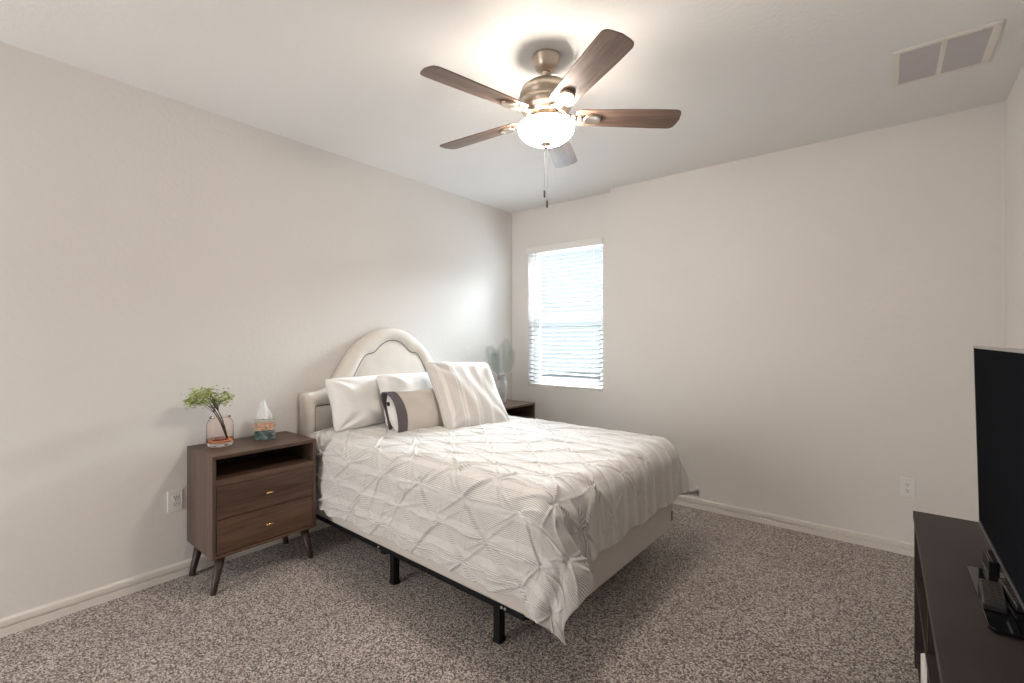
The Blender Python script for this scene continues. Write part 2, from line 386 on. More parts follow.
# blind
bl = thing('window_blind', 'white horizontal slat window blind lowered over the back window', 'window blind', (WX0, YR + 0.03, WZ0))
obj('valance', B(((-0.004, -0.055, wh - 0.062), (ww + 0.004, -0.040, wh + 0.004)), ((-0.004, -0.040, wh - 0.062), (0.004, 0.0, wh + 0.004)), ((ww - 0.004, -0.040, wh - 0.062), (ww + 0.004, 0.0, wh + 0.004))), M['plastic'], bl, bevel=0.003)
obj('head_rail', B(((0.008, -0.028, wh - 0.05), (ww - 0.008, 0.025, wh - 0.004))), M['plastic'], bl)
NS = 31
def slat_bm():
    bm = bmesh.new(); n = 6; top = []; bot = []
    for i in range(n + 1):
        t = i / n * 2 - 1; y = 0.0245 * t; z = 0.003 * (1 - t * t)
        top.append([bm.verts.new((x, y, z + 0.0012)) for x in (0.008, ww - 0.008)])
        bot.append([bm.verts.new((x, y, z - 0.0012)) for x in (0.008, ww - 0.008)])
    for r in (top, bot):
        for a, b in zip(r, r[1:]): bm.faces.new((a[0], a[1], b[1], b[0]))
    for k in (0, -1): bm.faces.new((top[k][0], top[k][1], bot[k][1], bot[k][0]))
    for s in (0, 1):
        for i in range(n): bm.faces.new((top[i][s], top[i + 1][s], bot[i + 1][s], bot[i][s]))
    bmesh.ops.recalc_face_normals(bm, faces=bm.faces[:]); return bm
s0 = None; z0 = 0.055; z1 = wh - 0.085
for i in range(NS):
    if s0 is None: s = s0 = obj('slat', slat_bm(), M['slat'], bl, smooth=True)
    else: s = s0.copy(); COL.objects.link(s); s.parent = bl
    s.location = (0, 0, z0 + (z1 - z0) * i / (NS - 1)); s.rotation_euler = (math.radians(10), 0, 0)
obj('bottom_rail', B(((0.008, -0.024, 0.010), (ww - 0.008, 0.024, 0.030))), M['plastic'], bl, bevel=0.003)
for cx_ in (0.13, ww - 0.13):
    bm = bmesh.new()
    for dy in (-0.024, 0.024): box(bm, (cx_ - 0.0012, dy - 0.001, 0.02), (cx_ + 0.0012, dy + 0.001, wh - 0.03))
    obj('ladder_cord', bm, M['plastic'], bl)
obj('tilt_wand', T(tube, [(0.165, -0.034, wh - 0.06), (0.166, -0.036, wh - 0.4), (0.165, -0.034, 0.62)], 0.004), M['vinyl'], bl, smooth=True)

# ------------------------------------------------------------------ ceiling vent
vt = thing('ceiling_vent', 'white framed return air vent with two grey grilles in the ceiling', 'vent', (3.39, 3.06, H))
fx, fy = 0.185, 0.195
bm = B(((-fx, -fy, -0.010), (-fx + 0.028, fy, 0)), ((fx - 0.028, -fy, -0.010), (fx, fy, 0)), ((-fx + 0.028, -fy, -0.010), (fx - 0.028, -fy + 0.022, 0)), ((-fx + 0.028, fy - 0.022, -0.010), (fx - 0.028, fy, 0)), ((-0.010, -fy + 0.022, -0.009), (0.010, fy - 0.022, 0)))
obj('vent_frame', bm, M['trim'], vt, bevel=0.002)
for s in (-1, 1):
    bm = bmesh.new(); xa, xb = (0.010, fx - 0.028) if s > 0 else (-fx + 0.028, -0.010)
    box(bm, (xa, -fy + 0.022, -0.002), (xb, fy - 0.022, -0.0002))
    n = 26
    for i in range(n):
        y = -fy + 0.026 + (2 * fy - 0.052) * i / (n - 1)
        mt = Matrix.Translation((0, y, -0.005)) @ Matrix.Rotation(math.radians(-28), 4, 'X')
        box(bm, (xa, -0.0066, -0.0006), (xb, 0.0066, 0.0006), mt)
    obj('grille', bm, M['grille'], vt)
for y in (-0.185, 0.185): obj('screw', T(lathe, [(0.004, -0.0125), (0.004, -0.0095)], 10, Matrix.Translation((fx - 0.06, y, 0))), M['steel'], vt)

# ------------------------------------------------------------------ outlets
def outlet(label, loc, rz):
    t = thing('wall_outlet', label, 'outlet', loc, (0, 0, rz), None)   # faces local -y
    obj('cover_plate', B(((-0.037, -0.006, -0.060), (0.037, 0, 0.060))), M['plastic'], t, bevel=0.003)
    for z in (-0.020, 0.020):
        r = obj('receptacle', T(lathe, [(0.0165, 0), (0.0165, 0.003), (0.015, 0.0035)], 20, Matrix.Translation((0, -0.005, z)) @ Matrix.Rotation(PI / 2, 4, 'X')), M['plastic'], t)
        bm = B(((-0.0075, -0.0092, z - 0.002), (-0.0050, -0.0084, z + 0.008)), ((0.0050, -0.0092, z - 0.002), (0.0075, -0.0084, z + 0.007)), ((-0.0025, -0.0092, z - 0.011), (0.0025, -0.0084, z - 0.006)))
        obj('slot', bm, M['slot'], r)
    obj('screw', T(lathe, [(0.003, 0), (0.003, 0.0025)], 8, Matrix.Translation((0, -0.005, 0)) @ Matrix.Rotation(PI / 2, 4, 'X')), M['steel'], t)
    return t
outlet('white duplex wall outlet on the left wall beside the nightstand', (0, 0.868, 0.442), PI / 2)
outlet('white duplex wall outlet low on the back wall near the black console', (3.290, YB, 0.428), 0)

# ================================================================== CEILING FAN
FX, FY = 1.892, 1.861
fan = thing('ceiling_fan', 'nickel ceiling fan with five wooden blades and lit glass bowl', 'ceiling fan', (FX, FY, H))
canopy = [(0.066, 0.0), (0.068, -0.004), (0.066, -0.012), (0.060, -0.030), (0.055, -0.048), (0.050, -0.058), (0.040, -0.068), (0.028, -0.074), (0.024, -0.078)]
obj('canopy', T(lathe, list(reversed(canopy)), 40), M['nickel'], fan, smooth=True)
obj('downrod', T(lathe, [(0.013, -0.135), (0.013, -0.100), (0.0225, -0.092), (0.0235, -0.080), (0.018, -0.070)], 24), M['nickel'], fan, smooth=True)
zb = 2.445 - H
housing = [(0.030, -0.128), (0.060, -0.132), (0.095, -0.142), (0.118, -0.160), (0.128, -0.185), (0.130, -0.205), (0.122, -0.214), (0.122, -0.222), (0.128, -0.228), (0.126, -0.250), (0.112, -0.268), (0.100, -0.278), (0.100, -0.288), (0.086, -0.296)]
obj('motor_housing', T(lathe, list(reversed(housing)), 48), M['nickel'], fan, smooth=True)
fitter = [(0.060, -0.294), (0.072, -0.298), (0.074, -0.310), (0.096, -0.315), (0.104, -0.322), (0.104, -0.330), (0.05, -0.332)]
obj('light_fitter', T(lathe, list(reversed(fitter)), 40), M['nickel'], fan, smooth=True)
bowlp = [(0.102, -0.326), (0.126, -0.332), (0.135, -0.342), (0.136, -0.354), (0.130, -0.371), (0.115, -0.389), (0.092, -0.405), (0.062, -0.417), (0.030, -0.423), (0.012, -0.424)]
obj('glass_bowl', T(lathe, list(reversed(bowlp)), 48), M['bowl'], fan, smooth=True)
fin = [(0.001, -0.447), (0.008, -0.445), (0.010, -0.439), (0.007, -0.433), (0.014, -0.430), (0.026, -0.425), (0.027, -0.420), (0.012, -0.417)]
obj('finial', T(lathe, fin, 24), M['nickel'], fan, smooth=True)
for dx, zz, ph in ((-0.006, -0.640, 0.02), (0.005, -0.690, -0.01)):
    bm = bmesh.new(); n = 46; za = -0.436
    for i in range(n):
        z = za + (zz - za) * i / (n - 1)
        bmesh.ops.create_uvsphere(bm, u_segments=5, v_segments=4, radius=0.0010, matrix=Matrix.Translation((dx, dx * .5, z)))
    tube(bm, [(dx, dx * .5, za), (dx, dx * .5, zz)], 0.0005, 4)
    ch = obj('pull_chain', bm, M['chain'], fan, smooth=True)
    obj('chain_pull', T(lathe, [(0.001, zz - 0.044), (0.0045, zz - 0.040), (0.005, zz - 0.012), (0.002, zz)], 12, Matrix.Translation((dx, dx * .5, 0))), M['leg_wood'], ch, smooth=True)
def blade_bm():
    bm = bmesh.new(); out = []
    L0, L1 = 0.145, 0.650; n = 90
    up_, dn = [], []
    for i in range(n + 1):
        t = i / n; x = L0 + (L1 - L0) * t
        w = 0.057 + 0.012 * min(1, t * 1.3)
        if x > L1 - 0.035: w = w - 0.030 * (1 - (1 - ((x - L1 + 0.035) / 0.035) ** 2) ** 0.5)
        if t < 0.05: w *= 0.75 + 0.25 * (t / 0.05) ** 0.5
        out.append((x, w))
    pts = [(x, w) for x, w in out] + [(L1 + 0.006, 0.0)] + [(x, -w) for x, w in reversed(out)]
    a = [bm.verts.new((x, y, 0.003)) for x, y in pts]; b = [bm.verts.new((x, y, -0.003)) for x, y in pts]
    bm.faces.new(a); bm.faces.new(list(reversed(b)))
    for i in range(len(pts)):
        j = (i + 1) % len(pts); bm.faces.new((a[i], b[i], b[j], a[j]))
    bmesh.ops.recalc_face_normals(bm, faces=bm.faces[:]); return bm
def iron_bm():
    bm = bmesh.new()
    # arm from the hub dropping to the blade root, then a flat shield with a raised rim under the blade
    for (xa, za, wa), (xb, zb_, wb) in zip([(0.085, 0.004, .024), (0.12, -0.002, .021), (0.155, -0.008, .019), (0.19, -0.008, .020)], [(0.12, -0.002, .021), (0.155, -0.008, .019), (0.19, -0.008, .020), (0.215, -0.007, .03)]):
        v = [bm.verts.new(p) for p in ((xa, -wa, za + .004), (xa, wa, za + .004), (xa, wa, za - .004), (xa, -wa, za - .004), (xb, -wb, zb_ + .004), (xb, wb, zb_ + .004), (xb, wb, zb_ - .004), (xb, -wb, zb_ - .004))]
        for f in ((0, 1, 5, 4), (1, 2, 6, 5), (2, 3, 7, 6), (3, 0, 4, 7), (0, 3, 2, 1), (4, 5, 6, 7)): bm.faces.new([v[i] for i in f])
    mt = Matrix.Translation((0.225, 0, -0.0075)) @ Matrix.Scale(0.8, 4, (0, 1, 0))
    lathe(bm, [(0.001, -0.007), (0.030, -0.0065), (0.036, -0.0085), (0.042, -0.007), (0.044, -0.001), (0.044, 0.0035)], 26, mt)
    return bm
b0 = None
for k in range(5):
    ang = math.radians(40.8 + 72 * k)
    if b0 is None:
        bl_ = b0 = obj('fan_blade', blade_bm(), M['blade_b'], fan, bevel=0.0015)
        ir = i0 = obj('blade_bracket', iron_bm(), M['nickel'], b0, smooth=True)
    else:
        bl_ = b0.copy(); COL.objects.link(bl_); bl_.parent = fan
        ir = i0.copy(); COL.objects.link(ir); ir.parent = bl_
    bl_.location = (0, 0, zb)
    bl_.rotation_euler = (Matrix.Rotation(ang, 3, 'Z') @ Matrix.Rotation(math.radians(-11), 3, 'X')).to_euler()

# ================================================================== NIGHTSTANDS
def nightstand(label, loc, rz=0.0):
    """local x runs out of the wall, y along it; 0.39 deep, 0.57 wide, 0.745 high"""
    t = thing('nightstand', label, 'nightstand', loc, (0, 0, rz), 'walnut nightstands beside the bed')
    D_, W_, ZT, ZB = 0.392, 0.572, 0.745, 0.196
    obj('top_panel', B(((0, 0, ZT - 0.020), (D_ + 0.003, W_, ZT))), M['walnut_y'], t, bevel=0.0015)
    obj('side_panel', B(((0, 0, ZB), (D_, 0.018, ZT - 0.020))), M['walnut_z'], t, bevel=0.001)
    obj('side_panel', B(((0, W_ - 0.018, ZB), (D_, W_, ZT - 0.020))), M['walnut_z'], t, bevel=0.001)
    obj('bottom_panel', B(((0, 0.018, ZB), (D_, W_ - 0.018, ZB + 0.018))), M['walnut_y'], t)
    obj('shelf', B(((0.006, 0.018, 0.580), (D_, W_ - 0.018, 0.612))), M['walnut_y'], t)
    obj('back_panel', B(((0.0, 0.018, ZB + 0.018), (0.006, W_ - 0.018, ZT - 0.020))), M['espresso_in'], t)
    for za, zb2 in ((0.4025, 0.577), (0.218, 0.3985)):
        d = obj('drawer', B(((D_ - 0.018, 0.0205, za), (D_ - 0.001, W_ - 0.0205, zb2)), ((0.02, 0.03, za + 0.01), (D_ - 0.018, W_ - 0.03, zb2 - 0.02))), M['walnut_y'], t, bevel=0.001)
        zc = (za + zb2) / 2 - 0.002; yc = W_ / 2
        bm = bmesh.new()
        tube(bm, [(D_ - 0.001, yc, zc), (D_ + 0.016, yc, zc)], 0.0035, 10)
        tube(bm, [(D_ + 0.018, yc - 0.019, zc - 0.000), (D_ + 0.018, yc + 0.019, zc + 0.000)], 0.0052, 12)
        obj('handle', bm, M['brass'], d, smooth=True)
    for sx_, sy_ in ((0, -1), (0, 1), (1, -1), (1, 1)):
        xt = 0.045 if sx_ == 0 else D_ - 0.045; yt = 0.055 if sy_ < 0 else W_ - 0.055
        xf = xt - 0.012 if sx_ == 0 else xt + 0.012; yf = yt + sy_ * 0.040
        bm = bmesh.new()
        tube(bm, [(xf, yf, 0.0), (xf, yf, 0.006), (xt, yt, ZB)], [0.0150, 0.0155, 0.0245], 16)
        obj('leg', bm, M['leg_wood'], t, smooth=True)
    bm = B(((0.045, 0.045, ZB - 0.018), (D_ - 0.045, W_ - 0.045, ZB)))
    obj('leg_rail', bm, M['leg_wood'], t)
    return t
nightstand('walnut nightstand holding the pink glass vase and tissue box', (0.016, 0.922, 0))
nightstand('walnut nightstand beyond the bed under the ribbed grey vase', (0.115, 3.115, 0))

# ------------------------------------------------------------------ glass vase + sprig
VX, VY, VZ = 0.150, 1.048, 0.7455
vase = thing('glass_vase', 'clear blush pink glass jar vase on the near nightstand', 'vase', (VX, VY, VZ))
outer = [(0.054, 0.0), (0.063, 0.004), (0.0675, 0.014), (0.0685, 0.03), (0.0685, 0.120), (0.067, 0.135), (0.060, 0.148), (0.053, 0.156), (0.051, 0.162), (0.0535, 0.170)]
inner = [(0.0510, 0.170), (0.0485, 0.162), (0.0505, 0.155), (0.0575, 0.146), (0.0645, 0.133), (0.066, 0.120), (0.066, 0.03), (0.063, 0.024), (0.05, 0.022)]
obj('jar', T(lathe, outer + inner, 48), M['pink_glass'], vase, smooth=True)
obj('tinted_base', T(lathe, [(0.045, 0.0235), (0.062, 0.0255), (0.0645, 0.040), (0.045, 0.042)], 40), M['amber_glass'], vase, smooth=True)['label'] = 'thick amber coloured glass bottom'
rnd = random.Random(7)
sp = thing('flower_sprig', 'green blossoming sprig on brown stems leaning left in the pink glass vase', 'plant', (VX, VY, VZ))
tips = []
base = Vector((0.012, 0.040, 0.031))
crown = Vector((0.02, -0.080, 0.285))
for k, (bx, by, bz) in enumerate([(0.0, -0.035, 0.225), (0.02, -0.020, 0.215), (-0.02, -0.030, 0.205)]):
    p0 = base + Vector((0.006 * k - 0.006, -0.004 * k, 0)); p3 = Vector((bx, by, bz))
    mid = p0.lerp(p3, 0.5) + Vector((0.0, 0.006, 0.004))
    bm = T(tube, [p0, p0.lerp(mid, .5), mid, mid.lerp(p3, .5) + Vector((0, 0.002, 0)), p3], [0.0032, 0.0032, 0.003, 0.003, 0.0022], 7)
    for j in range(9):
        e = Vector((rnd.uniform(-0.05, 0.05), rnd.uniform(-0.165, 0.045), 0)); e.z = 0.298 + rnd.uniform(-0.030, 0.035) - 0.28 * (e.y + 0.05) ** 2 * 8 * (0.4 if e.y < 0 else 2.2)
        q = p3.lerp(e, 0.5) + Vector((0, 0.004, 0.012))
        st = p3.lerp(mid, rnd.uniform(0.0, 0.25))
        tube(bm, [st, q, e], [0.0013, 0.001, 0.0007], 5); tips.append(e)
    obj('stem', bm, M['stem'], sp, smooth=True)
bm = bmesh.new()
for e in tips:
    for j in range(20):
        c = e + Vector((rnd.gauss(0, 0.013), rnd.gauss(0, 0.014), rnd.gauss(-0.004, 0.015)))
        s = rnd.uniform(0.006, 0.0125)
        mt = Matrix.Translation(c) @ Matrix.Rotation(rnd.uniform(0, 6.3), 4, 'Z') @ Matrix.Rotation(rnd.uniform(-1, 1), 4, 'X') @ Matrix.Diagonal((s, s * 0.62, s * 0.26, 1))
        bmesh.ops.create_icosphere(bm, subdivisions=1, radius=1, matrix=mt)
obj('blossoms', bm, M['leaf'], sp, smooth=True)['label'] = 'yellow green clustered blossoms'

# ------------------------------------------------------------------ tissue box
tb = thing('tissue_box', 'cube tissue box with orange and teal print on the near nightstand', 'tissue box', (0.145, 1.300, 0.7455), (0, 0, math.radians(-21)))
bw = 0.056
obj('carton', B(((-bw, -bw, 0), (bw, bw, 0.120))), M['art'], tb, bevel=0.0015)
bm = bmesh.new()
n = 20; v0 = []; v1 = []
for i in range(n):
    a = 2 * PI * i / n; v0.append(bm.verts.new((0.030 * math.cos(a), 0.036 * math.sin(a), 0.1205)))
bm.faces.new(v0)
obj('opening', bm, M['slot'], tb)
# crumpled tissue: a wavy folded cone
nu, nv = 64, 18; P = np.zeros((nu, nv, 3))
for i in range(nu):
    a = 2 * PI * i / nu
    for j in range(nv):
        t = j / (nv - 1)
        r = (0.034 * (1 - 0.80 * t ** 1.3) + 0.003) * (1 + (0.15 + 0.45 * t) * math.sin(3 * a + 1.5 * t) + 0.26 * math.sin(7 * a + 3 * t))
        zz = 0.121 + t * (0.092 + 0.022 * math.sin(a + 2.6) + 0.012 * math.sin(2 * a + 0.6) + 0.012 * math.sin(5 * a))
        P[i, j] = (r * math.cos(a) * 0.75 - 0.004 * t, r * math.sin(a) * 1.05 + 0.006 * math.sin(4 * t), zz)
tis = grid_mesh('tissue', P, M['paper'], tb, close_u=True)
md = tis.modifiers.new('solid', 'SOLIDIFY'); md.thickness = 0.0006

# ------------------------------------------------------------------ ribbed vase + palm leaves on the far nightstand
GX, GY, GZ = 0.235, 3.505, 0.7455
gv = thing('ceramic_vase', 'grey white ribbed ceramic vase on the far nightstand by the window', 'vase', (GX, GY, GZ))
prof = [(0.001, 0.0), (0.038, 0.0), (0.041, 0.003), (0.044, 0.02), (0.051, 0.06), (0.056, 0.10), (0.058, 0.14), (0.055, 0.175), (0.047, 0.200), (0.042, 0.215), (0.041, 0.235), (0.044, 0.262)]
pr2 = []
for i in range(60):
    z = 0.262 * i / 59; r = float(interp(z, [(b, a) for a, b in prof[1:]]))
    pr2.append((r + (0.0010 * math.sin(z * 2 * PI / 0.016) if 0.02 < z < 0.2 else 0), z))
pr2 += [(0.040, 0.262), (0.037, 0.235), (0.038, 0.21), (0.03, 0.15)]
obj('vase_body', T(lathe, pr2, 40), M['ceramic'], gv, smooth=True)
pl = thing('palm_leaf_spray', 'pale sage palm leaves standing in the ribbed ceramic vase', 'plant', (GX, GY, GZ))
def frond(tip, bend, w):
    bm = bmesh.new(); p0 = Vector((0, 0, 0.175)); tip = Vector(tip)
    pts = [p0.lerp(tip, t) + Vector(bend) * math.sin(PI * t) for t in np.linspace(0, 1, 14)]
    tube(bm, pts, [0.0022 - 0.0013 * i / 13 for i in range(14)], 5)
    for i in range(4, 14):
        d = (pts[min(i + 1, 13)] - pts[i - 1]).normalized()
        side = d.cross(Vector((0.75, -0.62, 0.0))).normalized()
        ln = w * math.sin(PI * min(1, (i - 3) / 10.5)) ** 0.6 + 0.01
        for s in (-1, 1):
            for k in (0,):
                st = pts[i] + d * (k * 0.014); e = st + (side * s * 0.75 + d * 0.8).normalized() * ln + Vector((0.4, -0.3, -0.25)) * ln * 0.2
                m_ = st.lerp(e, 0.45); wv = d * 0.0065; nrm = side.cross(d) * 0.0008
                v = [bm.verts.new(q) for q in (st + nrm, m_ + wv + nrm, e, m_ - wv + nrm, st - nrm, m_ + wv - nrm, m_ - wv - nrm)]
                bm.faces.new((v[0], v[1], v[2], v[3])); bm.faces.new((v[4], v[6], v[2], v[5]))
                bm.faces.new((v[0], v[4], v[5], v[1])); bm.faces.new((v[0], v[3], v[6], v[4]))
                bm.faces.new((v[1], v[5], v[2])); bm.faces.new((v[3], v[2], v[6]))
    bmesh.ops.recalc_face_normals(bm, faces=bm.faces[:]); return bm
for tip, bend, w in (((-0.02, 0.085, 0.60), (0.01, 0.02, 0), 0.085), ((0.02, -0.02, 0.55), (0.0, -0.01, 0), 0.08), ((-0.06, -0.11, 0.53), (0.0, -0.03, 0.02), 0.085),
                     ((0.06, -0.19, 0.475), (0.0, -0.03, 0.03), 0.07), ((0.09, 0.04, 0.50), (0.02, 0.0, 0), 0.07), ((-0.10, 0.03, 0.50), (-0.02, 0.0, 0), 0.07)):
    obj('leaf', frond(tip, bend, w), M['sage'], pl, smooth=False)

# ================================================================== BED
BX, BY = 0.10, 2.290          # pivot at the headboard; whole bed turned 1 degree
BROT = math.radians(-1.1)
HC = 2.305
bed = thing('bed', 'bed with cream arched nailhead headboard and black metal frame', 'bed', (0, 0, 0))
# headboard ------------------------------------------------------
outp = [(0, 1.452), (.06, 1.449), (.12, 1.437), (.18, 1.410), (.24, 1.371), (.305, 1.325), (.36, 1.272), (.41, 1.205), (.455, 1.135), (.49, 1.075), (.52, 1.035), (.555, 1.012), (.60, 1.003), (.65, 0.999), (.705, .994), (.716, .988), (.720, .975)]
inp = [(0, 1.356), (.04, 1.352), (.08, 1.338), (.12, 1.312), (.150, 1.283), (.172, 1.263), (.20, 1.255), (.235, 1.250), (.262, 1.232), (.29, 1.195), (.33, 1.125), (.37, 1.050), (.41, .970), (.435, .925), (.46, .908), (.50, .905), (.58, .903), (.64, .901), (.648, .898), (.650, .890)]
ZH = 0.30
def half(pts, n, foot):
    """resample top profile plus the vertical side down to the foot, by arc length"""
    pl_ = [Vector((a, b, 0)) for a, b in pts] + [Vector((pts[-1][0], foot, 0))]
    d = [0]
    for a, b in zip(pl_, pl_[1:]): d.append(d[-1] + (b - a).length)
    cut = len(pts) - 1
    s = list(np.linspace(0, d[cut], n)) + list(np.linspace(d[cut], d[-1], 17))[1:]
    return [(float(np.interp(q, d, [p.x for p in pl_])), float(np.interp(q, d, [p.y for p in pl_]))) for q in s]
def loop(pts, foot, n=70):
    h_ = half(pts, n, foot)
    return [(-a, b) for a, b in reversed(h_[1:])] + h_
LO = np.array(loop(outp, ZH)); LI = np.array(loop(inp, ZH))
def hb_surface():
    cen = np.array([[0.0, 0.62]]).repeat(len(LO), 0); cen[:, 0] = LI[:, 0] * 0.0
    rings = [(LO * 1.0, 0.018), (LO, 0.070), (LO * 0.985 + LI * 0.015, 0.086), (LO * 0.94 + LI * 0.06, 0.100), (LO * 0.82 + LI * 0.18, 0.112), (LO * 0.6 + LI * 0.4, 0.119), (LO * 0.4 + LI * 0.6, 0.118), (LO * 0.2 + LI * 0.8, 0.110), (LO * 0.06 + LI * 0.94, 0.101), (LI, 0.096)]
    inner_ = [(0.04, 0.100), (0.12, 0.108), (0.3, 0.112), (0.6, 0.113), (0.999, 0.113)]
    P = []
    for L, x in rings: P.append(np.column_stack([np.full(len(L), x), L[:, 0] + HC, L[:, 1]]))
    return P, inner_
P, inn = hb_surface()
P = np.stack(P)
grid_mesh('headboard_tmp', P, M['uphol'])
hb_border = bpy.data.objects['headboard_tmp']; hb_border.name = 'headboard'; hb_border.data.name = 'headboard'
# add the inner padded panel, the back and the bottom to the same mesh
bm = bmesh.new(); bm.from_mesh(hb_border.data)
def ring(L, x): return [bm.verts.new((x, a + HC, b)) for a, b in L]
def column_point(L, k):   # pull towards the vertical centre line and down
    q = L.copy(); q[:, 0] *= (1 - k); q[:, 1] = L[:, 1] * (1 - k) + k * ZH; return q
prev = ring(LI, 0.096)
for k, x in ((0.03, 0.101), (0.08, 0.107), (0.16, 0.111), (0.35, 0.113), (0.65, 0.114), (0.999, 0.114)):
    cur = ring(column_point(LI, k), x)
    for i in range(len(cur) - 1): bm.faces.new((prev[i], prev[i + 1], cur[i + 1], cur[i]))
    prev = cur
back = ring(LO, 0.018); bm.faces.new(back)
bmesh.ops.remove_doubles(bm, verts=bm.verts[:], dist=0.00005)
bmesh.ops.recalc_face_normals(bm, faces=bm.faces[:])
bm.to_mesh(hb_border.data); bm.free()
hb_border.data.polygons.foreach_set('use_smooth', [True] * len(hb_border.data.polygons))
hb_border.parent = bed
hb_border['label'] = 'cream upholstered arched headboard'
# nail heads along the seam
bm = bmesh.new(); d = 0; prevp = None; pitch = 0.0125
dense = []
for a, b in zip(LI, LI[1:]):
    for t in np.linspace(0, 1, 12, endpoint=False): dense.append(a + (b - a) * t)
last = None
for q in dense:
    if last is None or np.hypot(*(q - last)) >= pitch:
        last = q
        if q[1] < 0.55: continue
        mt = Matrix.Translation((0.098, q[0] + HC, q[1])) @ Matrix.Diagonal((0.55, 1, 1, 1))
        bmesh.ops.create_icosphere(bm, subdivisions=1, radius=0.0056, matrix=mt)
obj('nail_trim', bm, M['nail'], hb_border, smooth=True)['label'] = 'dark bronze nailhead line'
for s in (-1, 1): obj('headboard_leg', B(((0.022, HC + s * 0.40 - 0.03, 0), (0.050, HC + s * 0.40 + 0.03, ZH + 0.1))), M['black_metal'], hb_border)

# frame, box spring, mattress, duvet share one slightly turned local system
def BM(p):
    x, y, z = p; c, s = math.cos(BROT), math.sin(BROT)
    return (BX + c * (x - BX) - s * (y - BY), BY + s * (x - BX) + c * (y - BY), z)
BW0, BW1, BL0, BL1 = 1.612, 2.985, 0.14, 2.118
R3 = Matrix.Translation((BX, BY, 0)) @ Matrix.Rotation(BROT, 4, 'Z') @ Matrix.Translation((-BX, -BY, 0))
bm = bmesh.new()
y0, y1, x0, x1 = BW0 - 0.002, BW1 + 0.002, BL0, BL1 - 0.13
for a, b in (((x0, y0, 0.165), (x1, y0 + 0.035, 0.171)), ((x0, y0, 0.165), (x1, y0 + 0.004, 0.190)), ((x0, y1 - 0.035, 0.165), (x1, y1, 0.171)), ((x0, y1 - 0.004, 0.165), (x1, y1, 0.190)),
             ((x0, y0, 0.150), (x0 + 0.035, y1, 0.165)), ((x1 - 0.04, y0 + 0.03, 0.152), (x1, y1 - 0.03, 0.165)), ((0.95, y0, 0.150), (0.99, y1, 0.165)), ((x0, HC - .02, 0.150), (x1, HC + .02, 0.165))):
    box(bm, a, b, R3)
fr = obj('bed_frame', bm, M['black_metal'], bed)
def bleg(x, y):
    bm = bmesh.new(); box(bm, (x - 0.019, y - 0.019, 0.0), (x + 0.019, y + 0.019, 0.17), R3); box(bm, (x - 0.022, y - 0.022, 0.0), (x + 0.022, y + 0.022, 0.018), R3)
    obj('leg', bm, M['black_metal'], fr, bevel=0.002)
for x in (1.045, 1.825): 
    bleg(x, BW0 + 0.025); bleg(x, BW1 - 0.025); bleg(x, HC)
for x in (0.930, 1.865, 1.885):
    mt = R3 @ Matrix.Translation((x, y0 - 0.001, 0.179)) @ Matrix.Rotation(PI / 2, 4, 'X')
    obj('bolt', T(lathe, [(0.007, 0), (0.007, 0.003), (0.003, 0.005)], 10, mt), M['steel'], fr, smooth=True)
# box spring
bm = bmesh.new(); box(bm, (BL0, BW0 + 0.004, 0.172), (BL1, BW1 - 0.004, 0.425), R3)
bs = obj('box_spring', bm, M['box_fabric'], None, bevel=0.022, seg=4)
tag(bs, 'pale fabric box spring showing below the duvet at the foot', 'box spring')
bm = bmesh.new(); box(bm, (BL1 + 0.0004, BW1 - 0.045, 0.225), (BL1 + 0.0025, BW1 - 0.030, 0.285), R3)
obj('fabric_tag', bm, M['tag'], bs)['label'] = 'small black tag'
# mattress
bm = bmesh.new(); box(bm, (BL0, BW0 + 0.012, 0.427), (BL1 - 0.012, BW1 - 0.012, 0.695), R3)
mt_ = obj('mattress', bm, M['linen_white'], None, bevel=0.06, seg=5)
tag(mt_, 'white mattress under the duvet on the box spring', 'mattress')

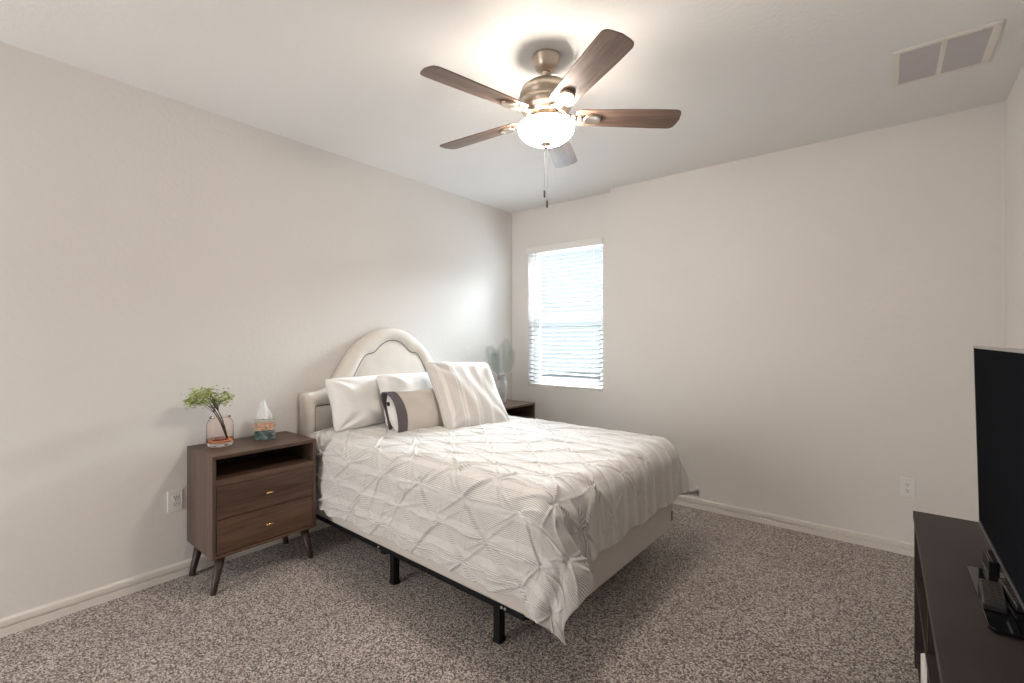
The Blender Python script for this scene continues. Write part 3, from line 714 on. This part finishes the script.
# duvet ------------------------------------------------------------
RHO = 0.125; ZTOP = 0.742
DX1 = 2.165 - RHO; DY0 = 1.558 + RHO; DY1 = 3.035 - RHO
q = PI * RHO / 2
SF = q + 0.225; TN = q + (ZTOP - RHO - 0.285); TF = q + 0.30
na, nb = 430, 440
A = np.linspace(0.150, DX1 + SF, na)
Bv = np.linspace(DY0 - TN, DY1 + TF, nb)
AA, BB = np.meshgrid(A, Bv, indexing='ij')
def duvet_base(AA, BB):
    s = np.maximum(0, AA - DX1); near = np.maximum(0, DY0 - BB); far = np.maximum(0, BB - DY1)
    t = near + far; sg = np.where(near > 0, -1.0, 1.0)
    r = np.hypot(s, t); phi = np.arctan2(s, np.where(r > 1e-9, t, 1.0)); phi = np.where(r > 1e-9, phi, 0.0)
    arc = np.minimum(r, q) / RHO
    out = RHO * np.sin(arc); drop = RHO * (1 - np.cos(arc)); ex = np.maximum(0, r - q)
    # how the hanging part leans out
    lean = 0.035 + 0 * phi
    g = lambda c, w: np.exp(-((np.degrees(phi) - c) / w) ** 2)
    corner = (s > 0) & (t > 0)
    nearc = (corner & (near > 0)).astype(float); farc = (corner & (far > 0)).astype(float)
    lean = lean + nearc * (0.10 * g(36, 22) + 0.26 * g(66, 18)) + farc * (0.34 * g(45, 28))
    # foot hangs more raggedly
    out = out + lean * ex
    drop = drop + ex * np.sqrt(np.maximum(0, 1 - lean ** 2)) * (1 - 0.38 * farc * g(45, 28))
    cx_ = np.minimum(AA, DX1); cy_ = np.where(near > 0, DY0, np.where(far > 0, DY1, BB))
    psi = phi + nearc * np.radians(24 * g(36, 18) + 42 * g(68, 13)) * np.clip(ex / 0.25, 0, 1)
    X = cx_ + out * np.sin(psi) * (r > 0); Y = cy_ + sg * out * np.cos(psi) * (t > 0)
    Z = ZTOP - drop
    # gentle crown and slack towards the head
    crown_ = np.clip((BB - DY0) / (DY1 - DY0), 0, 1)
    Z = Z + 0.012 * np.sin(PI * crown_) * np.clip((DX1 + 0.1 - AA) / 0.5, 0, 1)
    return X, Y, Z
X, Y, Z = duvet_base(AA, BB)
Pd = np.stack([X, Y, Z], -1)
du = np.gradient(Pd, axis=0); dv = np.gradient(Pd, axis=1)
Nn = np.cross(du, dv); Nn /= (np.linalg.norm(Nn, axis=-1, keepdims=True) + 1e-12)
Nn[Nn[..., 2] < -0.4] *= 1
rng = np.random.RandomState(11)
Hh = np.zeros_like(AA)
PU, PV = 0.32, 0.145
rows = np.arange(-6, 20)
puff = np.full(AA.shape, 1e9)
for j in rows:
    for i in range(-1, 9):
        pu = 0.235 + i * PU + (j % 2) * PU / 2 + rng.normal(0, 0.010); pv = 1.60 - 0.0 + (j) * PV + 0.045 + rng.normal(0, 0.008)
        if pu < 0.1 or pu > A[-1] - 0.02 or pv < Bv[0] - 0.0 or pv > Bv[-1]: continue
        dU = AA - pu; dV = BB - pv; R = np.hypot(dU, dV)
        puff = np.minimum(puff, R)
        msk = R < 0.24
        th = np.arctan2(dV, dU); 
        h = np.zeros_like(R)
        for base_a in (0, 42, 138, 180, 222, 318, 90, 270, 20, 200):
            aa = math.radians(base_a + rng.normal(0, 9)); al = dU * math.cos(aa) + dV * math.sin(aa); pe = -dU * math.sin(aa) + dV * math.cos(aa)
            pe = pe + 0.02 * rng.normal() * al * al / 0.1
            wd = 0.0040 + 0.019 * np.maximum(al, 0)
            st = (0.6 + 0.8 * rng.rand()) * (0.5 if base_a in (90, 270, 20, 200) else 1.35)
            h += st * np.where(al > 0, np.exp(-(pe / wd) ** 2), 0) * np.exp(-np.maximum(al, 0) / 0.14)
        Hh += np.where(msk, 0.0150 * h * (1 - 0.55 * np.clip((AA - DX1) / 0.15, 0, 1) * np.clip((DY0 - BB) / 0.15, 0, 1)) * np.clip(R / 0.010, 0, 1) - 0.012 * np.exp(-(R / 0.020) ** 2), 0)
Hh += 0.010 * (1 - np.exp(-(puff / 0.05) ** 2)) - 0.006
# slack wrinkles and the wave of the hem
for k in range(26):
    fa = rng.uniform(3, 26); an = rng.uniform(0, PI); ph = rng.uniform(0, 6.3)
    Hh += 0.0022 / (1 + fa / 14) * np.sin(2 * PI * fa * 0.35 * (AA * math.cos(an) + BB * math.sin(an)) + ph)
s_ = np.clip((AA - DX1 - 0.1) / (SF - 0.1), 0, 1); t_ = np.clip((DY0 - 0.12 - BB) / (TN - 0.12), 0, 1)
Hh += 0.012 * s_ * (np.sin(BB * 21 + 0.8) + 0.6 * np.sin(BB * 47 + 2)) * np.exp(-(np.clip(DY0 - BB, 0, 1) / 0.25) ** 2)
Hh += 0.010 * t_ * (np.sin(AA * 15 + 0.4) + 0.6 * np.sin(AA * 37 + 1)) * np.exp(-(np.clip(AA - DX1, 0, 1) / 0.25) ** 2)
onto = (AA < DX1) & (BB > DY0) & (BB < DY1)
if Nn[na // 3, nb // 2, 2] < 0: Nn = -Nn
Hh = Hh * (0.42 + 0.58 * np.clip((DY0 + 0.12 - BB) / 0.2 + np.clip((AA - DX1 + 0.1) / 0.2, 0, 1), 0, 1))
Pd = Pd + Nn * Hh[..., None]
# crisp broken folds in the hanging near corner
cs = np.clip((AA - DX1) / SF, 0, 1); ct = np.clip((DY0 - BB) / TN, 0, 1)
cw = (cs * ct)[..., None]
Pd += cw * 0.028 * np.stack([np.sin(9 * (AA - BB)), -np.cos(11 * (AA - BB) + 1), 0 * AA], -1)
# hem scallops
hemn = np.clip((DY0 - TN + 0.10 - BB) / 0.10, 0, 1); hemf = np.clip((AA - (DX1 + SF - 0.10)) / 0.10, 0, 1)
Pd[..., 2] += 0.005 * hemn * (np.sin(AA * 19) + 0.5 * np.sin(AA * 43 + 1)) * (1 - ct * cs) + 0.007 * hemf * (np.sin(BB * 17 + 1) + 0.5 * np.sin(BB * 39)) * (1 - cs * ct)
c_, s__ = math.cos(BROT), math.sin(BROT)
Xr = BX + c_ * (Pd[..., 0] - BX) - s__ * (Pd[..., 1] - BY); Yr = BY + s__ * (Pd[..., 0] - BX) + c_ * (Pd[..., 1] - BY)
Pd[..., 0] = Xr; Pd[..., 1] = Yr
Pd[..., 2] = np.maximum(Pd[..., 2], 0.02)
dv_ = grid_mesh('duvet', Pd, M['duvet'], None, UV=np.stack([AA, BB], -1))
md = dv_.modifiers.new('solid', 'SOLIDIFY'); md.thickness = 0.014; md.offset = -1
tag(dv_, 'off-white pintucked duvet with fine grey stripes draped over the bed', 'duvet')

# ------------------------------------------------------------------ pillows
def pillow(name, w, h, th, material, seed, parent=None, pinch=0.10, wr=1.0, puff_p=0.42, n=72, drape=0.0):
    """local: x = thickness (front is +x), y = width, z = height from 0"""
    rg = np.random.RandomState(seed)
    u = np.linspace(-1, 1, n); v = np.linspace(-1, 1, n); U, V = np.meshgrid(u, v, indexing='ij')
    ex = pinch * 0.5
    Yc = U * w / 2 * (1 - ex * (1 - V ** 2) * 0.9 - 0.02 * np.cos(3 * V)) ; Zc = V * h / 2 * (1 - ex * (1 - U ** 2) * 0.9)
    kc = 1 - 0.055 * (np.abs(U) * np.abs(V)) ** 5; Yc = Yc * kc; Zc = Zc * kc
    prof_ = ((1 - np.abs(U) ** 2.6).clip(0) * (1 - np.abs(V) ** 2.6).clip(0)) ** puff_p
    wn = np.zeros_like(U)
    for k in range(14):
        f = rg.uniform(1.5, 7); a = rg.uniform(0, PI); wn += rg.normal() * np.sin(f * (U * math.cos(a) + V * math.sin(a)) + rg.uniform(0, 6.3)) / (1 + f * 0.5)
    # radial folds out of the corners
    fold = np.zeros_like(U)
    for su in (-1, 1):
        for sv in (-1, 1):
            d_ = np.hypot(U - su, V - sv); t_ = np.arctan2(V - sv, U - su)
            fold += np.sin(9 * t_ + rg.uniform(0, 6)) * np.exp(-((d_ - 0.45) / 0.3) ** 2)
    rim = (1 - np.maximum(np.abs(U), np.abs(V)) ** 6)
    front = th * 0.5 * prof_ + wr * (0.0042 * wn + 0.0035 * fold + drape * np.sin(15 * U + 2.2 * V + 1.5 * np.sin(3 * V))) * rim
    backf = -th * 0.5 * prof_ + wr * 0.003 * wn * rim
    Ef = 0.0025
    P1 = np.stack([front + Ef, Yc, Zc + h / 2], -1); P2 = np.stack([backf - Ef, Yc, Zc + h / 2], -1)
    UVa = np.stack([U * w / 2 + 1, V * h / 2 + 1], -1)
    me = bpy.data.meshes.new(name); nn = n * n
    idx = np.arange(nn).reshape(n, n)
    f1 = np.stack([idx[:-1, :-1], idx[1:, :-1], idx[1:, 1:], idx[:-1, 1:]], -1).reshape(-1, 4)
    f2 = f1[:, ::-1] + nn
    b_ = np.concatenate([idx[:, 0], idx[-1, 1:], idx[-2::-1, -1], idx[0, -2::-1]])
    f3 = [(int(b_[i]), int(b_[i] + nn), int(b_[i + 1] + nn), int(b_[i + 1])) for i in range(len(b_) - 1)]
    me.from_pydata(np.concatenate([P1.reshape(-1, 3), P2.reshape(-1, 3)]).tolist(), [], f1.tolist() + f2.tolist() + f3)
    l = me.uv_layers.new(name='fabric'); li = np.zeros(len(me.loops), dtype=np.int32); me.loops.foreach_get('vertex_index', li)
    UV2 = np.concatenate([UVa.reshape(-1, 2)] * 2); l.data.foreach_set('uv', UV2[li].astype(np.float32).ravel())
    me.polygons.foreach_set('use_smooth', [True] * len(me.polygons)); me.materials.append(material)
    bm = bmesh.new(); bm.from_mesh(me); bmesh.ops.recalc_face_normals(bm, faces=bm.faces[:]); bm.to_mesh(me); bm.free()
    o = bpy.data.objects.new(name, me); COL.objects.link(o)
    if parent is not None: o.parent = parent
    return o
def place(o, bot, lean, yaw=0, roll=0):
    """bot: bottom centre; lean: how far the top tips back towards the wall (deg)"""
    R_ = Matrix.Rotation(math.radians(yaw), 4, 'Z') @ Matrix.Rotation(math.radians(-lean), 4, 'Y') @ Matrix.Rotation(math.radians(roll), 4, 'X')
    o.matrix_world = Matrix.Translation(bot) @ R_
p1 = pillow('pillow', 0.64, 0.385, 0.17, M['linen_white'], 3, wr=3.2)
tag(p1, 'plain white pillow leaning on the left side of the headboard', 'pillow')
place(p1, (0.325, 1.985, 0.738), 20, 2)
p2 = pillow('pillow', 0.64, 0.40, 0.17, M['linen_white'], 8, wr=5.0)
tag(p2, 'rumpled white pillow standing behind the small banded cushion', 'pillow')
place(p2, (0.490, 2.300, 0.738), 22, -4, 0)
sq = pillow('throw_pillow', 0.575, 0.590, 0.16, M['square'], 21, pinch=0.12, wr=2.6, drape=0.0011)
tag(sq, 'large square taupe and white striped pillow at the front', 'pillow')
place(sq, (0.925, 2.450, 0.715), 36, -10, -3)
# small lumbar cushion: sleeve open at the left end, charcoal band there, white insert inside
lum = thing('lumbar_pillow', 'small oatmeal cushion with a charcoal band around its open end', 'pillow')
def sleeve(u0, u1, name, material, grow=0.0, n=22):
    m_ = 48; P_ = np.zeros((m_, n, 3)); rg = np.random.RandomState(5)
    for j, u in enumerate(np.linspace(u0, u1, n)):
        t = u            # 0 = open left end, 1 = closed right end
        ht = 0.162 * (1 - 0.05 * math.sin(PI * t)) + grow; tk = 0.062 * (1 - max(0, (t - 0.55) / 0.45) ** 2.2) ** 0.5 + 0.002 + grow
        for i in range(m_):
            a = 2 * PI * i / m_; ca, sa = math.cos(a), math.sin(a)
            x = tk * math.copysign(abs(ca) ** 0.95, ca); z = ht * math.copysign(abs(sa) ** 0.85, sa)
            x += 0.004 * math.sin(7 * t + 3 * sa) * (1 - t * 0.5) + 0.003 * math.sin(15 * t + 6 * sa)
            P_[i, j] = (x, -0.28 + 0.56 * t + (0.012 * math.cos(a * 2) if t < 0.02 else 0.012 * math.cos(a * 2) * (1 - t)), z + 0.162)
    o = grid_mesh(name, P_, material, lum, close_u=True)
    md = o.modifiers.new('solid', 'SOLIDIFY'); md.thickness = 0.006; md.offset = -1
    return o
sleeve(0.125, 1.0, 'cover', M['lumbar'], 0, 34); sleeve(0.0, 0.130, 'band', M['band'], 0.0015, 12)['label'] = 'charcoal grey cloth band'
P_ = np.zeros((48, 26, 3))
for j in range(26):
    t = j / 25; e_ = math.sin(PI / 2 * min(1, t / 0.10)) ** 0.6 * math.sin(PI / 2 * min(1, (1 - t) / 0.2)) ** 0.5 + 0.002
    for i in range(48):
        a = 2 * PI * i / 48
        P_[i, j] = (0.056 * e_ * math.cos(a) + 0.003 * math.sin(5 * a + 9 * t) * e_, -0.283 + 0.40 * t, 0.162 + 0.154 * e_ * math.sin(a) * (1 + 0.02 * math.sin(9 * a)))
ins = grid_mesh('insert', P_, M['linen_white'], lum, close_u=True); ins['label'] = 'white inner cushion inside the sleeve'
obj('care_tag', B(((0.010, -0.288, 0.225), (0.020, -0.262, 0.250))), M['tag'], ins)
place(lum, (0.700, 2.185, 0.715), 30, -6)

# ================================================================== TV CONSOLE
SX0, SX1, SY0, SY1, SZ = 3.268, 3.695, 0.75, 2.585, 0.645
co = thing('tv_console', 'long espresso tv console table against the right wall', 'tv stand', (SX0, SY0, 0))
w, L = SX1 - SX0, SY1 - SY0
obj('table_top', B(((0, 0, SZ - 0.028), (w, L, SZ))), M['espresso'], co, bevel=0.002)
for y in (0.0, L - 0.035): obj('end_panel', B(((0.004, y, 0.0), (w, y + 0.035, SZ - 0.028))), M['espresso'], co, bevel=0.001)
for y in (L / 3, 2 * L / 3): obj('divider', B(((0.012, y - 0.010, 0.09), (w - 0.01, y + 0.010, SZ - 0.028))), M['espresso'], co)
obj('shelf', B(((0.008, 0.035, 0.355), (w - 0.01, L - 0.035, 0.378))), M['espresso'], co)
obj('bottom_shelf', B(((0.008, 0.035, 0.065), (w - 0.01, L - 0.035, 0.090))), M['espresso'], co)
obj('back_panel', B(((w - 0.01, 0.035, 0.065), (w - 0.004, L - 0.035, SZ - 0.028))), M['espresso_in'], co)
# white box standing on the middle shelf
rb = obj('media_box', B(((0, 0, 0), (0.10, 0.26, 0.165)), ((0.004, 0.004, 0.165), (0.096, 0.256, 0.170))), M['plastic'], None, bevel=0.004)
rb.location = (3.274, 1.93, 0.0905)
tag(rb, 'white box on the bottom shelf inside the black console', 'electronic box')

# television
TVX, TVY0, TVY1, TVZ0, TVZ1 = 3.437, 1.205, 2.330, 0.712, 1.344
tv = thing('television', 'black flat screen television on the espresso console', 'television', (TVX, (TVY0 + TVY1) / 2, 0.6455))
hw = (TVY1 - TVY0) / 2; zl, zh = TVZ0 - 0.6455, TVZ1 - 0.6455
LEAN = Matrix.Translation((0, 0, zl)) @ Matrix.Rotation(math.radians(-1.3), 4, 'Y') @ Matrix.Translation((0, 0, -zl))
def lb(*bx):
    bm = bmesh.new()
    for a, b in bx: box(bm, a, b, LEAN)
    return bm
obj('screen', lb(((0.0015, -hw + 0.006, zl + 0.014), (0.006, hw - 0.006, zh - 0.008))), M['screen'], tv)
obj('bezel', lb(((0, -hw, zl + 0.012), (0.012, -hw + 0.006, zh - 0.008))), M['tv_black'], tv)
obj('bezel', lb(((0, hw - 0.006, zl + 0.012), (0.012, hw, zh - 0.008))), M['tv_black'], tv)
obj('silver_trim', lb(((-0.001, -hw, zh - 0.008), (0.016, hw, zh))), M['bezel'], tv)['label'] = 'silver trim strip along the top edge'
obj('silver_trim', lb(((-0.001, -hw, zl), (0.014, hw, zl + 0.012))), M['bezel'], tv)['label'] = 'silver trim strip along the bottom edge'
bm = lb(((0.006, -hw + 0.002, zl + 0.004), (0.030, hw - 0.002, zh - 0.004)), ((0.030, -hw + 0.12, zl + 0.02), (0.055, hw - 0.12, zl + 0.34)))
obj('back_shell', bm, M['tv_black'], tv, bevel=0.004)
bm = bmesh.new(); box(bm, (0.020, -0.05, 0.006), (0.050, 0.09, zl + 0.12)); obj('neck', bm, M['gloss'], tv, bevel=0.004)
bm = bmesh.new()
pts = [(-0.062, -0.125), (-0.050, -0.135), (0.16, -0.135), (0.17, -0.125), (0.17, 0.26), (0.16, 0.27), (-0.055, 0.27), (-0.062, 0.262)]
a = [bm.verts.new((x, y, 0.002)) for x, y in pts]; b = [bm.verts.new((x, y, 0.011)) for x, y in pts]
bm.faces.new(b); bm.faces.new(list(reversed(a)))
for i in range(len(pts)): bm.faces.new((a[i], a[(i + 1) % 8], b[(i + 1) % 8], b[i]))
obj('stand_base', bm, M['gloss'], tv, bevel=0.002)['label'] = 'glossy black glass foot plate'
def remote(label, loc, rot, L_=0.17, W_=0.046, Hh_=0.018, rows_=8):
    t = thing('remote_control', label, 'remote control', loc, rot)
    obj('casing', B(((-W_ / 2, -L_ / 2, 0), (W_ / 2, L_ / 2, Hh_))), M['remote'], t, bevel=0.004)
    for r in range(rows_):
        for c in (-1, 0, 1):
            y = -L_ / 2 + 0.018 + (L_ - 0.034) * r / (rows_ - 1)
            bm = B(((c * W_ * 0.29 - 0.0045, y - 0.0035, Hh_), (c * W_ * 0.29 + 0.0045, y + 0.0035, Hh_ + 0.0022)))
            obj('button', bm, M['button'], t)
    return t
remote('black remote control lying left on the glossy television foot', (3.404, 1.815, 0.6575), (0, 0, math.radians(-4)))
remote('black remote control lying right, nearer the television screen', (3.456, 1.850, 0.6575), (0, 0, math.radians(3)), W_=0.042)
sb = obj('streaming_box', B(((-0.012, -0.055, 0), (0.012, 0.055, 0.05)), ((-0.015, -0.05, 0.0), (0.015, 0.05, 0.008))), M['gloss'], None, bevel=0.003)
sb.location = (3.432, 2.055, 0.6455)
tag(sb, 'small black box on the console behind the television foot', 'electronic box')
